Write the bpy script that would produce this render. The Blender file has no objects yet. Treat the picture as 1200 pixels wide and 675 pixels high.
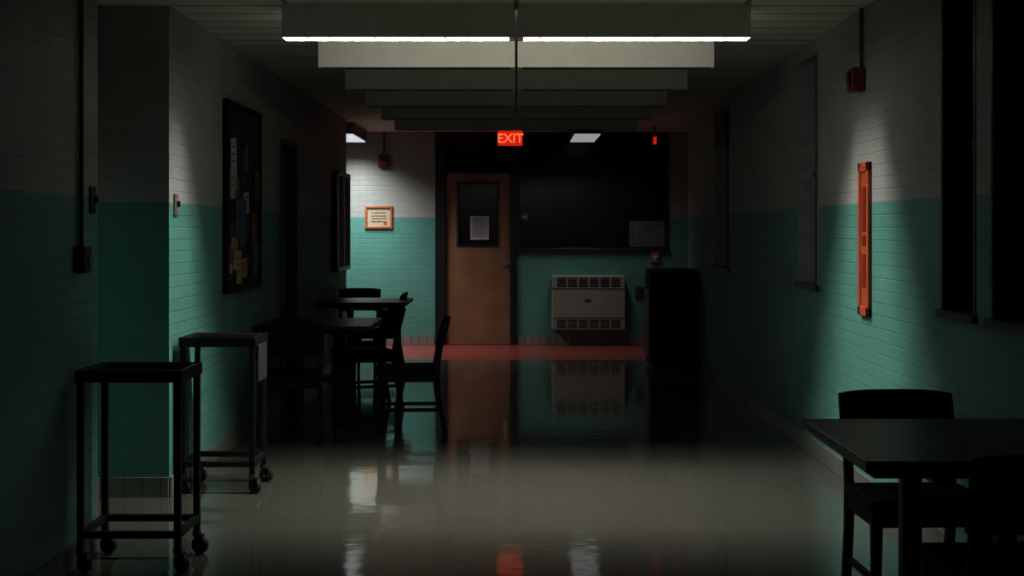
import bpy, bmesh, math, random
from mathutils import Matrix, Vector
random.seed(7)
scene = bpy.context.scene
try:
    scene.view_settings.view_transform = 'Standard'
    scene.view_settings.exposure = 0.32
    scene.view_settings.gamma = 0.76
except Exception:
    pass

# ------------------------------------------------------------------ materials
def new_mat(name):
    m = bpy.data.materials.new(name); m.use_nodes = True
    nt = m.node_tree; b = nt.nodes['Principled BSDF']
    return m, nt, b

def simple(name, col, rough=0.5, metal=0.0, var=0.15, scale=12.0, bump=0.0, spec=0.5):
    m, nt, b = new_mat(name)
    n = nt.nodes.new('ShaderNodeTexNoise'); n.inputs['Scale'].default_value = scale
    n.inputs['Detail'].default_value = 4
    tc = nt.nodes.new('ShaderNodeTexCoord'); nt.links.new(tc.outputs['Object'], n.inputs['Vector'])
    r = nt.nodes.new('ShaderNodeValToRGB')
    r.color_ramp.elements[0].position = 0.3; r.color_ramp.elements[1].position = 0.7
    r.color_ramp.elements[0].color = tuple(c*(1-var) for c in col)+(1,)
    r.color_ramp.elements[1].color = tuple(min(1, c*(1+var)) for c in col)+(1,)
    nt.links.new(n.outputs['Fac'], r.inputs['Fac'])
    nt.links.new(r.outputs['Color'], b.inputs['Base Color'])
    b.inputs['Roughness'].default_value = rough
    b.inputs['Metallic'].default_value = metal
    b.inputs['Specular IOR Level'].default_value = spec
    if bump > 0:
        bp = nt.nodes.new('ShaderNodeBump'); bp.inputs['Strength'].default_value = bump
        bp.inputs['Distance'].default_value = 0.01
        nt.links.new(n.outputs['Fac'], bp.inputs['Height']); nt.links.new(bp.outputs['Normal'], b.inputs['Normal'])
    return m

def emis(name, col, strength):
    m, nt, b = new_mat(name)
    b.inputs['Base Color'].default_value = tuple(c*0.5 for c in col)+(1,)
    b.inputs['Emission Color'].default_value = col+(1,)
    b.inputs['Emission Strength'].default_value = strength
    return m

UP = (0.375, 0.385, 0.365); TEAL = (0.135, 0.315, 0.272)
def brick_wall(name, axis):
    m, nt, b = new_mat(name)
    L = nt.links.new
    geo = nt.nodes.new('ShaderNodeNewGeometry')
    sep = nt.nodes.new('ShaderNodeSeparateXYZ'); L(geo.outputs['Position'], sep.inputs[0])
    com = nt.nodes.new('ShaderNodeCombineXYZ')
    L(sep.outputs[axis], com.inputs[0]); L(sep.outputs['Z'], com.inputs[1])
    br = nt.nodes.new('ShaderNodeTexBrick'); L(com.outputs[0], br.inputs['Vector'])
    br.inputs['Scale'].default_value = 1.0
    br.inputs['Brick Width'].default_value = 0.205
    br.inputs['Row Height'].default_value = 0.0655
    br.inputs['Mortar Size'].default_value = 0.005
    br.inputs['Mortar Smooth'].default_value = 0.8
    br.inputs['Color1'].default_value = (1, 1, 1, 1)
    br.inputs['Color2'].default_value = (0.95, 0.95, 0.95, 1)
    br.inputs['Mortar'].default_value = (0.86, 0.86, 0.86, 1)
    gt = nt.nodes.new('ShaderNodeMath'); gt.operation = 'GREATER_THAN'; gt.inputs[1].default_value = 1.572
    L(sep.outputs['Z'], gt.inputs[0])
    mx = nt.nodes.new('ShaderNodeMix'); mx.data_type = 'RGBA'
    L(gt.outputs[0], mx.inputs['Factor'])
    mx.inputs[6].default_value = TEAL+(1,); mx.inputs[7].default_value = UP+(1,)
    mu = nt.nodes.new('ShaderNodeMix'); mu.data_type = 'RGBA'; mu.blend_type = 'MULTIPLY'
    mu.inputs['Factor'].default_value = 1.0
    L(mx.outputs[2], mu.inputs[6]); L(br.outputs['Color'], mu.inputs[7])
    no = nt.nodes.new('ShaderNodeTexNoise'); no.inputs['Scale'].default_value = 2.5; no.inputs['Detail'].default_value = 6
    L(geo.outputs['Position'], no.inputs['Vector'])
    mr = nt.nodes.new('ShaderNodeMapRange'); mr.inputs['To Min'].default_value = 0.84; mr.inputs['To Max'].default_value = 1.1
    L(no.outputs['Fac'], mr.inputs['Value'])
    mv = nt.nodes.new('ShaderNodeMix'); mv.data_type = 'RGBA'; mv.blend_type = 'MULTIPLY'; mv.inputs['Factor'].default_value = 1
    L(mu.outputs[2], mv.inputs[6]); L(mr.outputs[0], mv.inputs[7])
    L(mv.outputs[2], b.inputs['Base Color'])
    b.inputs['Roughness'].default_value = 0.55
    b.inputs['Specular IOR Level'].default_value = 0.3
    bp = nt.nodes.new('ShaderNodeBump'); bp.inputs['Strength'].default_value = 0.4; bp.inputs['Distance'].default_value = 0.003
    bp.invert = True
    L(br.outputs['Fac'], bp.inputs['Height']); L(bp.outputs['Normal'], b.inputs['Normal'])
    return m

def tile_mat(name, axis, col, w, h, mortar, rough=0.35, zaxis='Z', ms=0.004):
    m, nt, b = new_mat(name); L = nt.links.new
    geo = nt.nodes.new('ShaderNodeNewGeometry')
    sep = nt.nodes.new('ShaderNodeSeparateXYZ'); L(geo.outputs['Position'], sep.inputs[0])
    com = nt.nodes.new('ShaderNodeCombineXYZ')
    L(sep.outputs[axis], com.inputs[0]); L(sep.outputs[zaxis], com.inputs[1])
    br = nt.nodes.new('ShaderNodeTexBrick'); L(com.outputs[0], br.inputs['Vector'])
    br.offset = 0.0
    br.inputs['Scale'].default_value = 1.0
    br.inputs['Brick Width'].default_value = w; br.inputs['Row Height'].default_value = h
    br.inputs['Mortar Size'].default_value = ms
    br.inputs['Color1'].default_value = col+(1,)
    br.inputs['Color2'].default_value = tuple(c*0.88 for c in col)+(1,)
    br.inputs['Mortar'].default_value = mortar+(1,)
    L(br.outputs['Color'], b.inputs['Base Color'])
    b.inputs['Roughness'].default_value = rough
    return m

def floor_mat():
    m, nt, b = new_mat('waxed_vinyl_floor'); L = nt.links.new
    geo = nt.nodes.new('ShaderNodeNewGeometry')
    br = nt.nodes.new('ShaderNodeTexBrick'); br.offset = 0.0
    L(geo.outputs['Position'], br.inputs['Vector'])
    br.inputs['Scale'].default_value = 1
    br.inputs['Brick Width'].default_value = 0.305; br.inputs['Row Height'].default_value = 0.305
    br.inputs['Mortar Size'].default_value = 0.001
    br.inputs['Color1'].default_value = (0.095, 0.093, 0.078, 1)
    br.inputs['Color2'].default_value = (0.092, 0.090, 0.075, 1)
    br.inputs['Mortar'].default_value = (0.082, 0.078, 0.068, 1)
    no = nt.nodes.new('ShaderNodeTexNoise'); no.inputs['Scale'].default_value = 45; no.inputs['Detail'].default_value = 5
    L(geo.outputs['Position'], no.inputs['Vector'])
    mr = nt.nodes.new('ShaderNodeMapRange'); mr.inputs['To Min'].default_value = 0.85; mr.inputs['To Max'].default_value = 1.1
    L(no.outputs['Fac'], mr.inputs['Value'])
    mu = nt.nodes.new('ShaderNodeMix'); mu.data_type = 'RGBA'; mu.blend_type = 'MULTIPLY'; mu.inputs['Factor'].default_value = 1
    L(br.outputs['Color'], mu.inputs[6]); L(mr.outputs[0], mu.inputs[7])
    L(mu.outputs[2], b.inputs['Base Color'])
    n2 = nt.nodes.new('ShaderNodeTexNoise'); n2.inputs['Scale'].default_value = 1.6; n2.inputs['Detail'].default_value = 3
    L(geo.outputs['Position'], n2.inputs['Vector'])
    m2 = nt.nodes.new('ShaderNodeMapRange'); m2.inputs['To Min'].default_value = 0.05; m2.inputs['To Max'].default_value = 0.10
    L(n2.outputs['Fac'], m2.inputs['Value']); L(m2.outputs[0], b.inputs['Roughness'])
    b.inputs['IOR'].default_value = 1.7
    n3 = nt.nodes.new('ShaderNodeTexNoise'); n3.inputs['Scale'].default_value = 5.5; n3.inputs['Detail'].default_value = 2
    L(geo.outputs['Position'], n3.inputs['Vector'])
    bp = nt.nodes.new('ShaderNodeBump'); bp.inputs['Strength'].default_value = 0.30; bp.inputs['Distance'].default_value = 0.004
    L(n3.outputs['Fac'], bp.inputs['Height']); L(bp.outputs['Normal'], b.inputs['Normal'])
    return m

M_wy = brick_wall('painted_brick_side', 'Y')
M_wx = brick_wall('painted_brick_cross', 'X')
M_floor = floor_mat()
M_red = tile_mat('red_quarry_tile', 'X', (0.29, 0.066, 0.056), 0.15, 0.15, (0.2, 0.05, 0.045), 0.3, 'Y', 0.003)
M_ceil = tile_mat('acoustic_ceiling', 'X', (0.66, 0.64, 0.56), 1.22, 0.305, (0.2, 0.19, 0.17), 0.9, 'Y', 0.014)
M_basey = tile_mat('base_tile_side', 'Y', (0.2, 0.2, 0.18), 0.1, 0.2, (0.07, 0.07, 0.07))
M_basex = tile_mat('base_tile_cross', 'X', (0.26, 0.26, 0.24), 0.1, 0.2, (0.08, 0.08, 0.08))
M_black = simple('black_vinyl', (0.006, 0.006, 0.0065), 0.7, 0, 0.2, 30, 0.1, 0.12)
M_wood = simple('dark_stained_wood', (0.009, 0.007, 0.006), 0.55, 0, 0.3, 14, 0, 0.15)
M_metal = simple('dark_painted_steel', (0.018, 0.017, 0.018), 0.45, 0.1, 0.2, 20, 0, 0.3)
M_rubber = simple('rubber', (0.015, 0.015, 0.015), 0.7)
M_top = simple('dark_laminate', (0.016, 0.017, 0.0165), 0.34, 0, 0.15, 40, 0, 0.4)
M_fix = simple('fixture_enamel', (0.88, 0.86, 0.78), 0.5, 0, 0.04, 5)
M_fin = simple('fixture_reflector', (0.22, 0.22, 0.225), 0.5, 0, 0.04, 5)
M_frame = simple('dark_green_frame', (0.012, 0.020, 0.017), 0.4)
M_jamb = simple('pale_jamb', (0.28, 0.30, 0.29), 0.5)
M_glass = simple('dark_glass', (0.006, 0.007, 0.007), 0.2, 0, 0.1, 12, 0, 0.4)
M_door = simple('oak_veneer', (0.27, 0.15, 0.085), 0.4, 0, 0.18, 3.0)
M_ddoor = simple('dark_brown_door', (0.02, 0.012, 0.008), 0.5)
M_chrome = simple('satin_chrome', (0.6, 0.6, 0.6), 0.25, 1.0, 0.05)
M_paper = simple('paper_white', (0.46, 0.45, 0.48), 0.8, 0, 0.05, 60)
M_paper2 = simple('paper_cream', (0.44, 0.38, 0.27), 0.8, 0, 0.08, 60)
M_paper3 = simple('paper_yellow', (0.42, 0.29, 0.11), 0.8)
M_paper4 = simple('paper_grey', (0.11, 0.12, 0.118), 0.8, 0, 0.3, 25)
M_paper5 = simple('paper_red', (0.22, 0.06, 0.04), 0.8)
M_paper6 = simple('paper_blue', (0.07, 0.10, 0.15), 0.8)
M_ink = simple('printed_ink', (0.04, 0.04, 0.045), 0.8)
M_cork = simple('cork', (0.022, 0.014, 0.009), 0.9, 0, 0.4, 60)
M_red_p = simple('red_enamel', (0.22, 0.024, 0.018), 0.4)
M_drk = simple('brown_plastic', (0.06, 0.04, 0.035), 0.5)
M_orange = simple('orange_red_enamel', (0.42, 0.10, 0.038), 0.45, 0, 0.12, 8)
M_orangef = simple('orange_wood_frame', (0.36, 0.13, 0.05), 0.4)
M_beige = simple('beige_enamel', (0.31, 0.30, 0.255), 0.45, 0, 0.06, 6)
M_slot = simple('slot_dark', (0.014, 0.015, 0.014), 0.6)
M_plate = simple('switch_plate', (0.20, 0.18, 0.14), 0.4)
M_grey = simple('grey_steel', (0.09, 0.09, 0.09), 0.4, 0.3)
M_silver = simple('aluminium_frame', (0.4, 0.4, 0.4), 0.35, 0.8, 0.05)
M_lens1 = emis('lens_bright', (0.9, 0.95, 1.0), 0.55)
M_lens2 = emis('lens_dim', (0.9, 0.95, 0.95), 0.32)
M_exitbg = emis('exit_face', (1.0, 0.045, 0.018), 0.5)
M_exittx = emis('exit_letters', (1.0, 0.24, 0.09), 0.9)
M_fillglow = emis('added_strip_glow', (1.0, 0.96, 0.88), 0.5)  # glow of the added fill strip, not a fixture part

# ------------------------------------------------------------------ builder
class B:
    def __init__(s): s.bm = bmesh.new(); s.mats = []
    def mi(s, mat):
        if mat not in s.mats: s.mats.append(mat)
        return s.mats.index(mat)
    def add(s, tb, mat, M=None, smooth=False):
        i = s.mi(mat)
        for f in tb.faces: f.material_index = i; f.smooth = smooth
        if M is not None: bmesh.ops.transform(tb, matrix=M, verts=tb.verts)
        me = bpy.data.meshes.new('tmp'); tb.to_mesh(me); tb.free()
        s.bm.from_mesh(me); bpy.data.meshes.remove(me)
    def box(s, x0, x1, y0, y1, z0, z1, mat, bev=0.0, M=None, seg=2):
        tb = bmesh.new(); bmesh.ops.create_cube(tb, size=1)
        for v in tb.verts:
            v.co = Vector(((x0+x1)/2+v.co.x*(x1-x0), (y0+y1)/2+v.co.y*(y1-y0), (z0+z1)/2+v.co.z*(z1-z0)))
        if bev > 0:
            bmesh.ops.bevel(tb, geom=list(tb.edges), offset=bev, segments=seg, affect='EDGES', profile=0.5)
        s.add(tb, mat, M)
    def cyl(s, p0, p1, r0, r1, mat, seg=20):
        p0 = Vector(p0); p1 = Vector(p1); d = p1-p0
        tb = bmesh.new()
        bmesh.ops.create_cone(tb, cap_ends=True, segments=seg, radius1=r0, radius2=r1, depth=d.length)
        q = Vector((0, 0, 1)).rotation_difference(d.normalized())
        s.add(tb, mat, Matrix.Translation((p0+p1)/2) @ q.to_matrix().to_4x4(), smooth=False)
    def prof(s, pts, x0, x1, mat, bev=0.0):  # profile (y,z) extruded in x
        tb = bmesh.new()
        a = [tb.verts.new((x0, y, z)) for y, z in pts]; c = [tb.verts.new((x1, y, z)) for y, z in pts]
        tb.faces.new(a); tb.faces.new(list(reversed(c)))
        n = len(pts)
        for i in range(n): tb.faces.new((a[i], c[i], c[(i+1) % n], a[(i+1) % n]))
        bmesh.ops.recalc_face_normals(tb, faces=tb.faces)
        if bev > 0: bmesh.ops.bevel(tb, geom=list(tb.edges), offset=bev, segments=2, affect='EDGES')
        s.add(tb, mat)
    def curved_back(s, w, y, z0, z1, th, sag, lean, mat):
        tb = bmesh.new(); nx = 12; nz = 6; grid = {}
        for side in (0, 1):
            for i in range(nx+1):
                for j in range(nz+1):
                    u = i/nx*2-1; t = j/nz
                    edge = 1-0.35*abs(2*t-1)**3*th/th
                    yy = y + sag*(1-u*u) + lean*t + (th/2 if side else -th/2)*edge
                    grid[side, i, j] = tb.verts.new((u*w/2, yy, z0+(z1-z0)*t - (0.012 if t == 1 else 0)*u**4))
        for i in range(nx):
            for j in range(nz):
                for side in (0, 1):
                    q = [grid[side, i, j], grid[side, i+1, j], grid[side, i+1, j+1], grid[side, i, j+1]]
                    tb.faces.new(q if side == 0 else q[::-1])
        for i in range(nx):
            for j in (0, nz):
                tb.faces.new((grid[0, i, j], grid[0, i+1, j], grid[1, i+1, j], grid[1, i, j]))
        for j in range(nz):
            for i in (0, nx):
                tb.faces.new((grid[0, i, j], grid[0, i, j+1], grid[1, i, j+1], grid[1, i, j]))
        bmesh.ops.recalc_face_normals(tb, faces=tb.faces)
        s.add(tb, mat)
    def finish(s, name, loc=(0, 0, 0), rz=0.0):
        me = bpy.data.meshes.new(name+'_mesh'); s.bm.to_mesh(me); s.bm.free()
        for m in s.mats: me.materials.append(m)
        o = bpy.data.objects.new(name, me); scene.collection.objects.link(o)
        o.location = loc; o.rotation_euler = (0, 0, rz)
        return o
def dup(o, loc, rz=0.0):
    n = bpy.data.objects.new(o.name.split('.')[0], o.data); scene.collection.objects.link(n)
    n.location = loc; n.rotation_euler = (0, 0, rz); return n
def sbox(name, *a, **k):
    b = B(); b.box(*a, **k); return b.finish(name)

# ------------------------------------------------------------------ room shell
ZC = 2.63; XR = 1.88; XL = -1.86; XN = -2.24; YP = 8.22; YE = 16.8; YF = 19.0; Y0 = -1.5
YA = 6.86; XA = -1.87   # near left wall ends here, then a shallow alcove up to the pier
sbox('floor', -2.5, 2.4, Y0-0.2, YE, -0.1, 0, M_floor)
sbox('floor_cross_corridor', -7.2, 4.2, YE, YF+0.3, -0.1, 0, M_red)
sbox('ceiling', -7.2, 4.2, Y0-0.2, YF+0.3, ZC, ZC+0.1, M_ceil)
sbox('wall_left_near', XN-0.2, XA, Y0, YA, 0, ZC, M_wy)
sbox('wall_left_alcove', XN-0.2, XN, YA, YP, 0, ZC, M_wy)
sbox('wall_left_pier', XN-0.2, XL, YP, YP+0.2, 0, ZC, M_wx)
b = B()
b.box(XL-0.2, XL, YP+0.2, 12.1, 0, ZC, M_wy)
b.box(XL-0.2, XL, 12.1, 13.0, 2.15, ZC, M_wy)
b.box(XL-0.2, XL, 13.0, YE, 0, ZC, M_wy)
b.finish('wall_left')
# the pier's hall-side face is brick too
sbox('wall_left_pier_side', XL-0.001, XL+0.002, YP+0.001, YP+0.2, 0, ZC, M_wy)
# right wall with recessed window openings
ops = [(4.9, 6.08), (6.28, 6.79), (9.55, 10.25), (13.5, 14.6)]
WZ0, WZ1 = 1.06, 2.56
b = B(); y = Y0
for a, c in ops:
    b.box(XR, XR+0.3, y, a, 0, ZC, M_wy)
    b.box(XR, XR+0.3, a, c, 0, WZ0, M_wy)
    b.box(XR, XR+0.3, a, c, WZ1, ZC, M_wy)
    y = c
b.box(XR, XR+0.3, y, YE, 0, ZC, M_wy)
b.finish('wall_right')
for i, (a, c) in enumerate(ops):
    b = B()
    x0, x1 = XR-0.004, XR+0.14
    jm = M_jamb if i >= 2 else M_frame
    b.box(x0, x1, a+0.001, a+0.03, WZ0+0.001, WZ1-0.001, jm)
    b.box(x0, x1, c-0.03, c-0.001, WZ0+0.001, WZ1-0.001, jm)
    b.box(x0, x1, a+0.03, c-0.03, WZ1-0.03, WZ1-0.001, jm)
    b.box(x0-0.02, x1, a-0.02, c+0.02, WZ0-0.015, WZ0+0.02, M_frame)
    b.box(x1-0.03, x1+0.01, a+0.03, c-0.03, WZ0+0.02, WZ1-0.03, M_glass)
    b.box(x1-0.045, x1-0.03, a+0.03, c-0.03, 1.78, 1.82, M_frame)
    b.finish('window_%d' % (i+1))
sbox('wall_back', XN, XR+0.3, Y0-0.15, Y0, 0, ZC, M_wx)
# far wall
b = B()
b.box(-7.2, -1.003, YF, YF+0.25, 0, ZC, M_wx)
b.box(0.01, 1.88, YF, YF+0.25, 0, 1.15, M_wx)
b.box(1.88, 4.2, YF, YF+0.25, 0, ZC, M_wx)
b.finish('wall_far')
b = B()
b.box(-7.2, XL-0.2, YE-0.2, YE, 0, ZC, M_wx)
b.finish('wall_corridor_left')
sbox('wall_corridor_left_end', -7.2, -7.0, YE, YF, 0, ZC, M_wy)
sbox('wall_corridor_right', XR+0.3, 4.2, YE-0.2, YE, 0, ZC, M_wx)
sbox('wall_corridor_right_end', 4.0, 4.2, YE, YF, 0, ZC, M_wy)
# base tiles
sbox('baseboard_far', -6.99, -1.01, YF-0.012, YF, 0, 0.12, M_basex)
sbox('baseboard_far_right', 0.015, 3.99, YF-0.012, YF, 0, 0.12, M_basex)
b = B(); b.box(XN, XL, YP-0.012, YP, 0, 0.105, M_basex); b.finish('baseboard_pier')
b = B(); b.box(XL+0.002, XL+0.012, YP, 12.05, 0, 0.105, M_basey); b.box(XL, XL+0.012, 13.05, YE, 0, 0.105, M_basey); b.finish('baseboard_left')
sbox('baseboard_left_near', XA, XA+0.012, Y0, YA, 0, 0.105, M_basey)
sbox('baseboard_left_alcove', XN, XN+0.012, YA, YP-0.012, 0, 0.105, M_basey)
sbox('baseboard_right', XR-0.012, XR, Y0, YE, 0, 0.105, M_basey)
# side door left wall
b = B()
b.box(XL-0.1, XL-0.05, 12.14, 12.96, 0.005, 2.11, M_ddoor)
b.box(XL-0.12, XL+0.015, 12.101, 12.14, 0, 2.149, M_frame)
b.box(XL-0.12, XL+0.015, 12.96, 12.999, 0, 2.149, M_frame)
b.box(XL-0.12, XL+0.015, 12.14, 12.96, 2.11, 2.149, M_frame)
b.cyl((XL-0.05, 12.22, 1.0), (XL, 12.22, 1.0), 0.02, 0.028, M_chrome)
b.finish('door_2')

# ------------------------------------------------------------------ far door + window screen
b = B()
b.box(-1.002, -0.870, YF-0.03, YF+0.12, 0, ZC-0.001, M_frame, 0.006)
b.box(-0.070, 0.012, YF-0.03, YF+0.12, 0, ZC-0.001, M_frame, 0.006)
b.box(-0.870, -0.070, YF-0.02, YF+0.12, 2.125, 2.175, M_frame, 0.005)
b.box(-0.870, -0.070, YF-0.02, YF+0.12, ZC-0.05, ZC-0.001, M_frame)
b.box(-0.870, -0.070, YF+0.04, YF+0.06, 2.175, ZC-0.05, M_glass)
b.finish('trim_door_frame')
b = B()
dx0, dx1, dz1 = -0.866, -0.074, 2.12
gx0, gx1, gz0, gz1 = -0.735, -0.215, 1.213, 2.02
y0, y1 = YF+0.01, YF+0.055
b.box(dx0, gx0, y0, y1, 0.006, dz1, M_door)
b.box(gx1, dx1, y0, y1, 0.006, dz1, M_door)
b.box(gx0, gx1, y0, y1, 0.006, gz0, M_door)
b.box(gx0, gx1, y0, y1, gz1, dz1, M_door)
for (a, c, e, f) in ((gx0, gx0+.025, gz0, gz1), (gx1-.025, gx1, gz0, gz1), (gx0+.025, gx1-.025, gz0, gz0+.025), (gx0+.025, gx1-.025, gz1-.025, gz1)):
    b.box(a, c, y0-0.01, y1, e, f, M_frame)
b.box(gx0+.025, gx1-.025, y0+0.018, y0+0.026, gz0+.025, gz1-.025, M_glass)
b.cyl((-0.137, y0, 0.99), (-0.137, y0-0.012, 0.99), 0.036, 0.034, M_chrome)
b.cyl((-0.137, y0-0.012, 0.99), (-0.137, y0-0.045, 0.99), 0.012, 0.012, M_chrome)
b.cyl((-0.137, y0-0.045, 0.99), (-0.137, y0-0.075, 0.99), 0.030, 0.024, M_chrome)
b.box(-0.16, -0.115, y0-0.006, y0, 1.06, 1.12, M_chrome, 0.002)
b.finish('door_1')
b = B()
b.box(-0.57, -0.338, y0+0.013, y0+0.017, 1.298, 1.593, M_paper)
for k in range(8):
    b.box(-0.54, -0.37-random.random()*0.05, y0+0.011, y0+0.013, 1.555-k*0.03, 1.562-k*0.03, M_paper4)
b.finish('door_notice_paper')
b = B()
b.box(0.013, 1.879, YF-0.05, YF+0.12, 1.15, 1.195, M_frame, 0.006)
b.box(0.013, 1.879, YF-0.02, YF+0.12, ZC-0.05, ZC-0.001, M_frame)
b.box(1.84, 1.879, YF-0.02, YF+0.12, 1.195, ZC-0.05, M_frame)
b.box(0.013, 0.04, YF-0.02, YF+0.12, 1.195, ZC-0.05, M_frame)
b.box(0.04, 1.84, YF+0.03, YF+0.05, 1.195, ZC-0.05, M_glass)
b.finish('window_5')
b = B()
b.box(1.40, 1.835, YF+0.022, YF+0.028, 1.21, 1.53, M_paper4); b.finish('window_reflection_panel')  # grey panel standing in for a pale reflection in the glass
b = B()
b.box(0.06, 0.15, YF+0.022, YF+0.028, 1.54, 1.62, M_paper4); b.box(0.075,0.13,YF+0.020,YF+0.022,1.57,1.59,M_paper2); b.finish('window_sticker')

# framed certificate
b = B()
X0, X1, Z0, Z1 = -1.87, -1.53, 1.435, 1.715
fw = 0.028
for (a, c, e, f) in ((X0, X0+fw, Z0, Z1), (X1-fw, X1, Z0, Z1), (X0+fw, X1-fw, Z0, Z0+fw), (X0+fw, X1-fw, Z1-fw, Z1)):
    b.box(a, c, YF-0.025, YF, e, f, M_orangef, 0.003)
b.box(X0+fw, X1-fw, YF-0.01, YF, Z0+fw, Z1-fw, M_paper2)
for k in range(4):
    b.box(X0+.08, X1-.08, YF-0.012, YF-0.01, Z1-.09-k*.035, Z1-.083-k*.035, M_ink)
b.box(X1-.11, X1-.07, YF-0.013, YF-0.01, Z0+.05, Z0+.09, M_orange)
b.finish('framed_certificate')

def alarm(name, x, y, z, rz, h=0.15, w=0.14, d=0.07, conduit=True):
    b = B()
    b.box(-w/2, w/2, -d, 0, -h/2, h/2, M_red_p, 0.008)
    b.box(-w*0.32, w*0.32, -d-0.012, -d, -h*0.1, h*0.35, M_slot, 0.003)
    b.box(-w*0.3, w*0.3, -d-0.012, -d, -h*0.42, -h*0.2, M_red_p, 0.004)
    if conduit:
        b.cyl((0, -0.012, h/2), (0, -0.012, ZC-z), 0.010, 0.010, M_grey, 10)
    return b.finish(name, (x, y, z), rz)
alarm('fire_alarm_horn', -1.637, YF, 2.28, 0)
alarm('fire_alarm_horn', XR, 8.32, 2.24, math.radians(-90), h=0.13, w=0.13, d=0.075)
def pull(name, x, y, z, rz, w=0.1, h=0.13, d=0.05):
    b = B()
    b.box(-w/2, w/2, -d, 0, -h/2, h/2, M_orange, 0.006)
    b.box(-w*.36, w*.36, -d-0.012, -d, -0.005, 0.02, M_paper, 0.003)
    b.box(-w*.1, w*.1, -d-0.02, -d, -h*.35, 0, M_paper, 0.003)
    return b.finish(name, (x, y, z), rz)
pull('fire_pull_station', 1.715, YF, 1.08, 0)
b = B(); b.box(-0.04, 0.04, -0.05, 0.05, -0.10, 0.08, M_red_p, 0.01); b.box(-0.02, 0.02, -0.06, -0.05, -0.07, 0.02, M_exitbg, 0.003)
b.cyl((0, 0, 0.08), (0, 0, 0.14), 0.012, 0.012, M_grey)
b.finish('alarm_strobe', (1.62, 18.0, ZC-0.14))
b = B(); b.box(1.468, 1.595, YF-0.035, YF, 0.59, 0.73, M_grey, 0.006); b.box(1.50, 1.56, YF-0.04, YF-0.035, 0.63, 0.69, M_slot); b.finish('electrical_box')

# left conduit and boxes
b = B()
b.cyl((XA+0.015, 6.55, 1.34), (XA+0.015, 6.55, ZC), 0.011, 0.011, M_grey, 12)
b.box(XA, XA+0.05, 6.49, 6.60, 1.245, 1.362, M_drk, 0.01)
b.cyl((XA+0.05, 6.545, 1.30), (XA+0.06, 6.545, 1.30), 0.035, 0.028, M_grey)
b.finish('wall_conduit_with_box')
def switch(name, x, y, z, rz, mt):
    b = B(); b.box(-0.04, 0.04, -0.012, 0, -0.06, 0.06, mt, 0.004)
    b.box(-0.008, 0.008, -0.03, -0.012, -0.012, 0.02, M_slot, 0.002)
    b.cyl((0, -0.014, 0.045), (0, -0.012, 0.045), 0.005, 0.005, M_slot, 8); b.cyl((0, -0.014, -0.045), (0, -0.012, -0.045), 0.005, 0.005, M_slot, 8)
    return b.finish(name, (x, y, z), rz)
switch('light_switch', XA, 6.76, 1.56, math.radians(90), M_drk)
switch('light_switch', XL+0.002, 8.36, 1.565, math.radians(90), M_plate)

# bulletin board (left wall)
b = B()
by0, by1, bz0, bz1 = 9.72, 11.0, 1.02, 2.26
xw = XL
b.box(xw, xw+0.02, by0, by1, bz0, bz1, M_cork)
for (a, c, e, f) in ((by0, by0+.035, bz0, bz1), (by1-.035, by1, bz0, bz1), (by0, by1, bz0, bz0+.035), (by0, by1, bz1-.035, bz1)):
    b.box(xw, xw+0.04, a, c, e, f, M_wood, 0.004)
pm = [M_paper, M_paper6, M_paper4, M_paper5, M_ink, M_paper2, M_paper4]
for i in range(26):
    w_ = random.uniform(.10, .26); h_ = random.uniform(.10, .30)
    cy = random.uniform(by0+.05+w_/2, by1-.05-w_/2); cz = random.uniform(bz0+.05+h_/2, bz1-.16-h_/2)
    mt = pm[i % 7]
    if cz < bz0+0.35 and i % 2: mt = M_paper3
    Mx = Matrix.Translation((xw+0.0215+0.0008*i*0.8, cy, cz)) @ Matrix.Rotation(random.uniform(-.12, .12), 4, 'X')
    b.box(-0.0006, 0.0006, -w_/2, w_/2, -h_/2, h_/2, mt, M=Mx)
    for k in range(3):
        b.box(0.0003, 0.0008, -w_*.35, w_*.3, h_*.25-k*h_*.2, h_*.25-k*h_*.2+.008, M_ink, M=Mx)
b.finish('bulletin_board')

# display case (left wall, far)
b = B()
a0, a1, z0, z1 = 15.5, 16.62, 1.0, 2.02
b.box(XL, XL+0.05, a0, a1, z0, z1, M_slot)
for (a, c, e, f) in ((a0, a0+.04, z0, z1), (a1-.04, a1, z0, z1), ((a0+a1)/2-.02, (a0+a1)/2+.02, z0, z1), (a0, a1, z0, z0+.04), (a0, a1, z1-.04, z1)):
    b.box(XL, XL+0.065, a, c, e, f, M_silver, 0.003)
b.finish('display_case')

# fire extinguisher cabinet (right wall)
b = B()
c0, c1, z0, z1 = 8.12, 8.36, 0.967, 1.79
for (a, c, e, f) in ((c0, c0+.045, z0, z1), (c1-.045, c1, z0, z1), (c0, c1, z0, z0+.05), (c0, c1, z1-.05, z1)):
    b.box(XR-0.022, XR, a, c, e, f, M_orange, 0.004)
b.box(XR-0.014, XR, c0+.045, c1-.045, z0+.05, z1-.05, M_orange)
b.box(XR-0.017, XR-0.014, c0+.08, c1-.08, 1.42, 1.66, M_red_p)
b.box(XR-0.017, XR-0.014, c0+.08, c1-.08, 1.12, 1.30, M_red_p)
b.box(XR-0.035, XR-0.014, c0+.06, c0+.075, 1.34, 1.40, M_chrome, 0.002)
b.finish('fire_extinguisher_cabinet')

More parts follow.
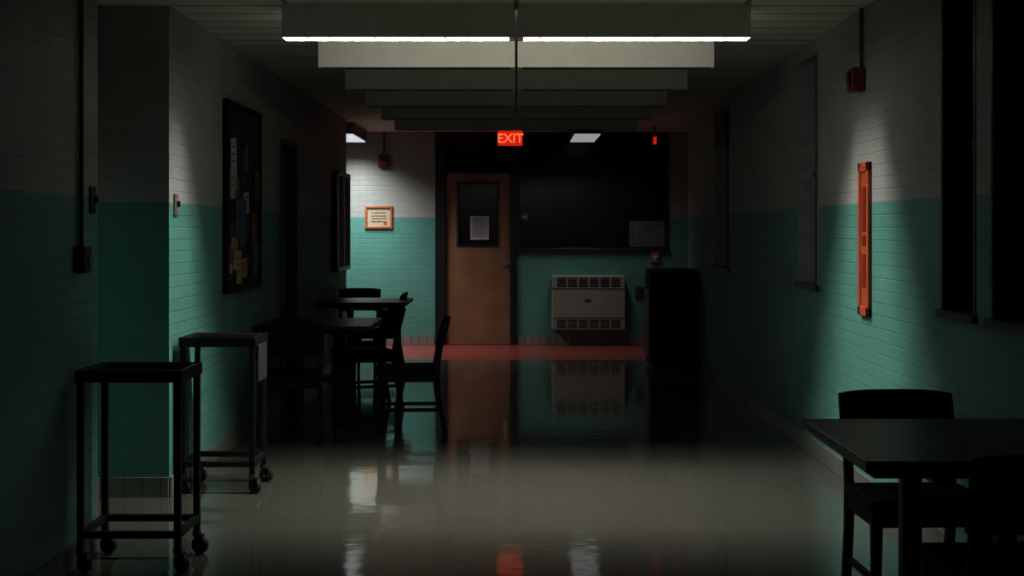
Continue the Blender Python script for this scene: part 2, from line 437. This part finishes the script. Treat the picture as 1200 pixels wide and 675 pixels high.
# ------------------------------------------------------------------ ceiling fixtures across hall
def fixture():
    b = B(); h = 0.18; w = 0.16; t = 0.004; q = 0.001
    for x0, x1 in ((-1.245, -0.008), (0.008, 1.245)):
        b.box(x0, x1, 0, t, -h, 0, M_fix)
        b.box(x0, x1, w-t, w, -h, 0, M_fix)
        b.box(x0, x1, t, w-t, -0.012, 0, M_fix)
        b.box(x0+t, x1-t, t, t+q, -h+0.001, -0.012, M_fin)
        b.box(x0+t, x1-t, w-t-q, w-t, -h+0.001, -0.012, M_fin)
        b.box(x0+t, x1-t, t+q, w-t-q, -0.014, -0.012, M_fin)
        e0 = t if x0 < -1 else 0.03; e1 = t if x1 > 1 else 0.03
        b.box(x0, x0+e0, t, w-t, -h, -0.012, M_fix)
        b.box(x1-e1, x1, t, w-t, -h, -0.012, M_fix)
        b.cyl((x0+0.04, w/2, -0.03), (x1-0.04, w/2, -0.03), 0.013, 0.013, M_fix, 12)
        n = 10
        for k in range(1, n):
            xx = x0+(x1-x0)*k/n
            b.box(xx-0.001, xx+0.001, t+q, w-t-q, -h+0.002, -h+0.065, M_fin)
    return b.finish('ceiling_light_fixture', (0, 8.15, ZC))
fx = fixture()
for k in range(1, 6):
    dup(fx, (0, 8.15+1.51*k, ZC))
dup(fx, (0, 8.15-1.51*1, ZC)); dup(fx, (0, 8.15-1.51*2, ZC)); dup(fx, (0, 8.15-1.51*3, ZC))

def area(name, loc, sx, sy, power, col, rot=(0, 0, 0), spread=math.pi):
    l = bpy.data.lights.new(name, 'AREA'); l.shape = 'RECTANGLE'; l.size = sx; l.size_y = sy
    l.energy = power; l.color = col; l.spread = spread
    o = bpy.data.objects.new(name, l); scene.collection.objects.link(o); o.location = loc; o.rotation_euler = rot
    return o
for sx in (-1, 1):
    area('fluorescent_tube_light', (sx*0.63, 8.23, ZC-0.05), 1.16, 0.065, 86, (1.0, 0.985, 0.94))
# added glow strip and fill lights behind the fixture, brightening next panel and ceiling
b = B()
for x0, x1 in ((-1.2, -0.03), (0.03, 1.2)):
    b.box(x0, x1, 8.3105, 8.3145, ZC-0.13, ZC-0.10, M_fillglow)
b.finish('added_fill_strip')
for sx in (-1, 1):
    area('added_fill_light', (sx*0.615, 8.318, ZC-0.115), 1.15, 0.03, 1.5, (1.0, 0.96, 0.87), rot=(math.radians(93), 0, 0), spread=math.radians(125))

# cross corridor fixtures (running along Y)
def cfix(x, lens, power, y0=17.2, y1=18.7):
    b = B()
    b.box(-0.16, 0.16, 0, y1-y0, -0.13, 0, M_grey, 0.004)
    b.box(-0.145, 0.145, 0.02, y1-y0-0.02, -0.145, -0.13, lens, 0.003)
    b.finish('corridor_light_fixture', (x, y0, ZC))
    area('corridor_lamp', (x, (y0+y1)/2, ZC-0.15), 0.28, y1-y0-0.05, power, (0.95, 0.985, 1.0), spread=math.radians(130))
cfix(-1.98, M_lens1, 44)
cfix(0.80, M_lens2, 7)

# exit sign
b = B()
b.box(-0.155, 0.155, -0.03, 0.03, -0.20, 0, M_slot, 0.006)
b.box(-0.145, 0.145, -0.034, -0.03, -0.19, -0.012, M_exitbg)
b.cyl((0, 0, 0), (0, 0, 0.035), 0.02, 0.02, M_grey)
ex = b.finish('exit_sign', (-0.07, 18.0, ZC-0.035))
cu = bpy.data.curves.new('exit_text', 'FONT'); cu.body = 'EXIT'; cu.size = 0.15; cu.align_x = 'CENTER'; cu.extrude = 0.002; cu.offset = 0.003
to = bpy.data.objects.new('tmp_text', cu); scene.collection.objects.link(to)
bpy.context.view_layer.update()
me = bpy.data.meshes.new_from_object(to.evaluated_get(bpy.context.evaluated_depsgraph_get()))
bpy.data.objects.remove(to)
me.materials.clear(); me.materials.append(M_exittx)
tm = bpy.data.objects.new('letters', me); scene.collection.objects.link(tm); tm.parent = ex
tm.location = (0, -0.037, -0.152); tm.rotation_euler = (math.radians(90), 0, 0)

# ------------------------------------------------------------------ heater
b = B()
hx0, hx1, hz0, hz1, hy0 = 0.437, 1.333, 0.195, 0.862, 18.76
b.box(hx0, hx1, hy0, YF, hz0, hz1, M_beige, 0.012)
n = 6; w = (hx1-hx0-0.10)/n
for k in range(n):
    xa = hx0+0.05+k*w
    b.box(xa+0.012, xa+w-0.012, hy0-0.003, hy0, hz1-0.135, hz1-0.025, M_slot)
    for q in range(3):
        b.box(xa+0.012, xa+w-0.012, hy0-0.006, hy0-0.003, hz1-0.11+q*0.033, hz1-0.105+q*0.033, M_beige)
    b.box(xa+0.012, xa+w-0.012, hy0-0.003, hy0, hz0+0.03, hz0+0.125, M_slot)
    for q in range(3):
        b.box(xa+0.012, xa+w-0.012, hy0-0.006, hy0-0.003, hz0+0.045+q*0.025, hz0+0.052+q*0.025, M_beige)
b.box(hx0, hx1, hy0-0.004, hy0, hz1-0.165, hz1-0.158, M_slot)
b.box(hx0, hx1, hy0-0.004, hy0, hz0+0.145, hz0+0.15, M_slot)
b.box(hx0+0.40, hx0+0.48, hy0-0.006, hy0, hz0+0.35, hz0+0.38, M_grey)
b.finish('wall_heater')

# waste receptacle
b = B()
b.box(1.38, 1.855, 15.70, 16.35, 0.03, 0.84, M_black, 0.02)
b.box(1.40, 1.835, 15.73, 16.32, 0.0, 0.03, M_slot)
def hood():
    pts = [(15.69, 0.84), (15.69, 0.98), (15.80, 1.02), (16.22, 1.02), (16.36, 0.93), (16.36, 0.84)]
    b.prof(pts, 1.37, 1.865, M_black, 0.012)
hood()
b.box(1.44, 1.80, 15.683, 15.69, 0.87, 0.96, M_slot, 0.003)
b.box(1.36, 1.38, 15.76, 16.30, 0.10, 0.80, M_grey, 0.004)
b.finish('waste_receptacle')

# ------------------------------------------------------------------ chair (front = -y)
def chair():
    b = B()
    W = 0.42
    st = [(0.275, 0.0), (0.245, 0.0), (0.18, 0.30), (0.175, 0.46), (0.20, 0.60), (0.262, 0.80), (0.290, 0.80), (0.236, 0.60), (0.218, 0.46), (0.222, 0.30)]
    for sx in (-1, 1):
        x = sx*(W/2-0.015)
        b.prof(st, x-0.016, x+0.016, M_wood, 0.004)
        tb = bmesh.new(); bmesh.ops.create_cube(tb, size=1)
        for v in tb.verts:
            top = v.co.z > 0; s_ = 0.038 if top else 0.026
            v.co = Vector((x+sx*(0 if top else 0.006)+v.co.x*s_, -0.19-(0 if top else 0.012)+v.co.y*s_, 0.43 if top else 0.0))
        b.add(tb, M_wood)
        b.box(x-0.011, x+0.011, -0.18, 0.20, 0.375, 0.425, M_wood, 0.003)
        b.box(x-0.009, x+0.009, -0.18, 0.21, 0.17, 0.195, M_wood, 0.003)
    b.box(-W/2+0.02, W/2-0.02, -0.20, -0.18, 0.375, 0.425, M_wood, 0.003)
    b.box(-W/2+0.02, W/2-0.02, 0.185, 0.205, 0.375, 0.425, M_wood, 0.003)
    b.box(-W/2-0.008, W/2+0.008, -0.225, 0.19, 0.425, 0.475, M_black, 0.018, seg=3)
    b.curved_back(W+0.015, 0.205, 0.585, 0.815, 0.03, 0.022, 0.062, M_black)
    return b.finish('chair')
ch = chair()
R = math.radians
ch.location = (1.465, 5.64, 0); ch.rotation_euler[2] = R(2)
dup(ch, (1.46, 4.50, 0), R(180+3))
dup(ch, (-0.76, 10.8, 0), R(-90+4))
dup(ch, (-1.36, 15.0, 0), R(-90))
dup(ch, (-1.63, 15.75, 0), R(0))
dup(ch, (-1.22, 12.35, 0), R(-70))
dup(ch, (-1.52, 10.35, 0), R(180+8))

# ------------------------------------------------------------------ tables
def table(w, d, name='table'):
    b = B()
    b.box(-w/2, w/2, -d/2, d/2, 0.715, 0.75, M_top, 0.005)
    b.box(-w/2+0.03, w/2-0.03, -d/2+0.03, d/2-0.03, 0.695, 0.715, M_wood)
    for sx in (-1, 1):
        x = sx*0.155
        b.box(x-0.032, x+0.032, -0.032, 0.032, 0.04, 0.695, M_metal, 0.006)
        b.box(x-0.03, x+0.03, -d/2+0.26, d/2-0.26, 0.012, 0.045, M_metal, 0.008)
        b.box(x-0.035, x+0.035, -d/2+0.10, d/2-0.10, 0.665, 0.695, M_metal, 0.004)
        for sy in (-1, 1):
            b.cyl((x, sy*(d/2-0.29), 0), (x, sy*(d/2-0.29), 0.014), 0.02, 0.018, M_rubber, 12)
    b.box(-0.123, 0.123, -0.012, 0.012, 0.30, 0.36, M_metal)
    return b.finish(name)
t1 = table(0.83, 1.02); t1.location = (1.445, 5.03, 0)
t2 = dup(t1, (-1.44, 11.3, 0), 0)
dup(t1, (-1.44, 14.75, 0), 0)
# ------------------------------------------------------------------ carts
def cart(w, d, name='utility_cart'):
    b = B(); H = 0.845; s = 0.014
    for x in (0, w):
        for y in (0, d):
            b.box(x-s, x+s, y-s, y+s, 0.10, H-0.03, M_metal, 0.003)
            b.cyl((x, y, 0.10), (x, y, 0.075), 0.022, 0.018, M_grey, 14)
            ox = 0.012
            b.box(x-0.018+ox, x-0.014+ox, y-0.016, y+0.016, 0.03, 0.09, M_grey)
            b.box(x+0.014+ox, x+0.018+ox, y-0.016, y+0.016, 0.03, 0.09, M_grey)
            b.box(x-0.018+ox, x+0.018+ox, y-0.02, y+0.02, 0.08, 0.088, M_grey)
            rot = Matrix.Rotation(0.9 if y == 0 else 1.2, 3, 'Z')
            ax = rot @ Vector((0.011, 0, 0)); ctr = Vector((x+ox, y+0.01, 0.038))
            b.cyl(ctr-ax, ctr+ax, 0.038, 0.038, M_rubber, 24)
            b.cyl(ctr-ax*1.8, ctr+ax*1.8, 0.01, 0.01, M_chrome, 12)
    for z0, z1 in ((H-0.045, H-0.005), (0.145, 0.175)):
        b.box(-s, w+s, -s, s, z0, z1, M_metal, 0.003)
        b.box(-s, w+s, d-s, d+s, z0, z1, M_metal, 0.003)
        b.box(-s, s, s, d-s, z0, z1, M_metal, 0.003)
        b.box(w-s, w+s, s, d-s, z0, z1, M_metal, 0.003)
    b.box(-s-0.006, w+s+0.006, -s-0.006, -s, H-0.05, H, M_metal)
    b.box(-s-0.006, w+s+0.006, d+s, d+s+0.006, H-0.05, H, M_metal)
    b.box(-s-0.006, -s, -s, d+s, H-0.05, H, M_metal)
    b.box(w+s, w+s+0.006, -s, d+s, H-0.05, H, M_metal)
    b.box(s, w-s, s, d-s, H-0.035, H-0.028, M_metal)
    return b
c1 = cart(0.405, 0.38).finish('utility_cart', (-1.815, 6.40, 0))
b = cart(0.375, 0.38)
b.box(0.396, 0.402, 0.05, 0.33, 0.60, 0.80, M_grey, 0.002)
c2 = b.finish('utility_cart', (-1.805, 8.32, 0))

# ------------------------------------------------------------------ world & camera
w = bpy.data.worlds.new('World'); scene.world = w; w.use_nodes = True
w.node_tree.nodes['Background'].inputs[0].default_value = (0.02, 0.02, 0.02, 1)
w.node_tree.nodes['Background'].inputs[1].default_value = 0.2
cam = bpy.data.cameras.new('camera'); co = bpy.data.objects.new('camera', cam); scene.collection.objects.link(co)
co.location = (0, 0, 1.435); co.rotation_euler = (math.radians(90), 0, 0)
cam.sensor_width = 36; cam.lens = 54
cam.shift_x = -5/1200; cam.shift_y = -69.5/1200
scene.camera = co
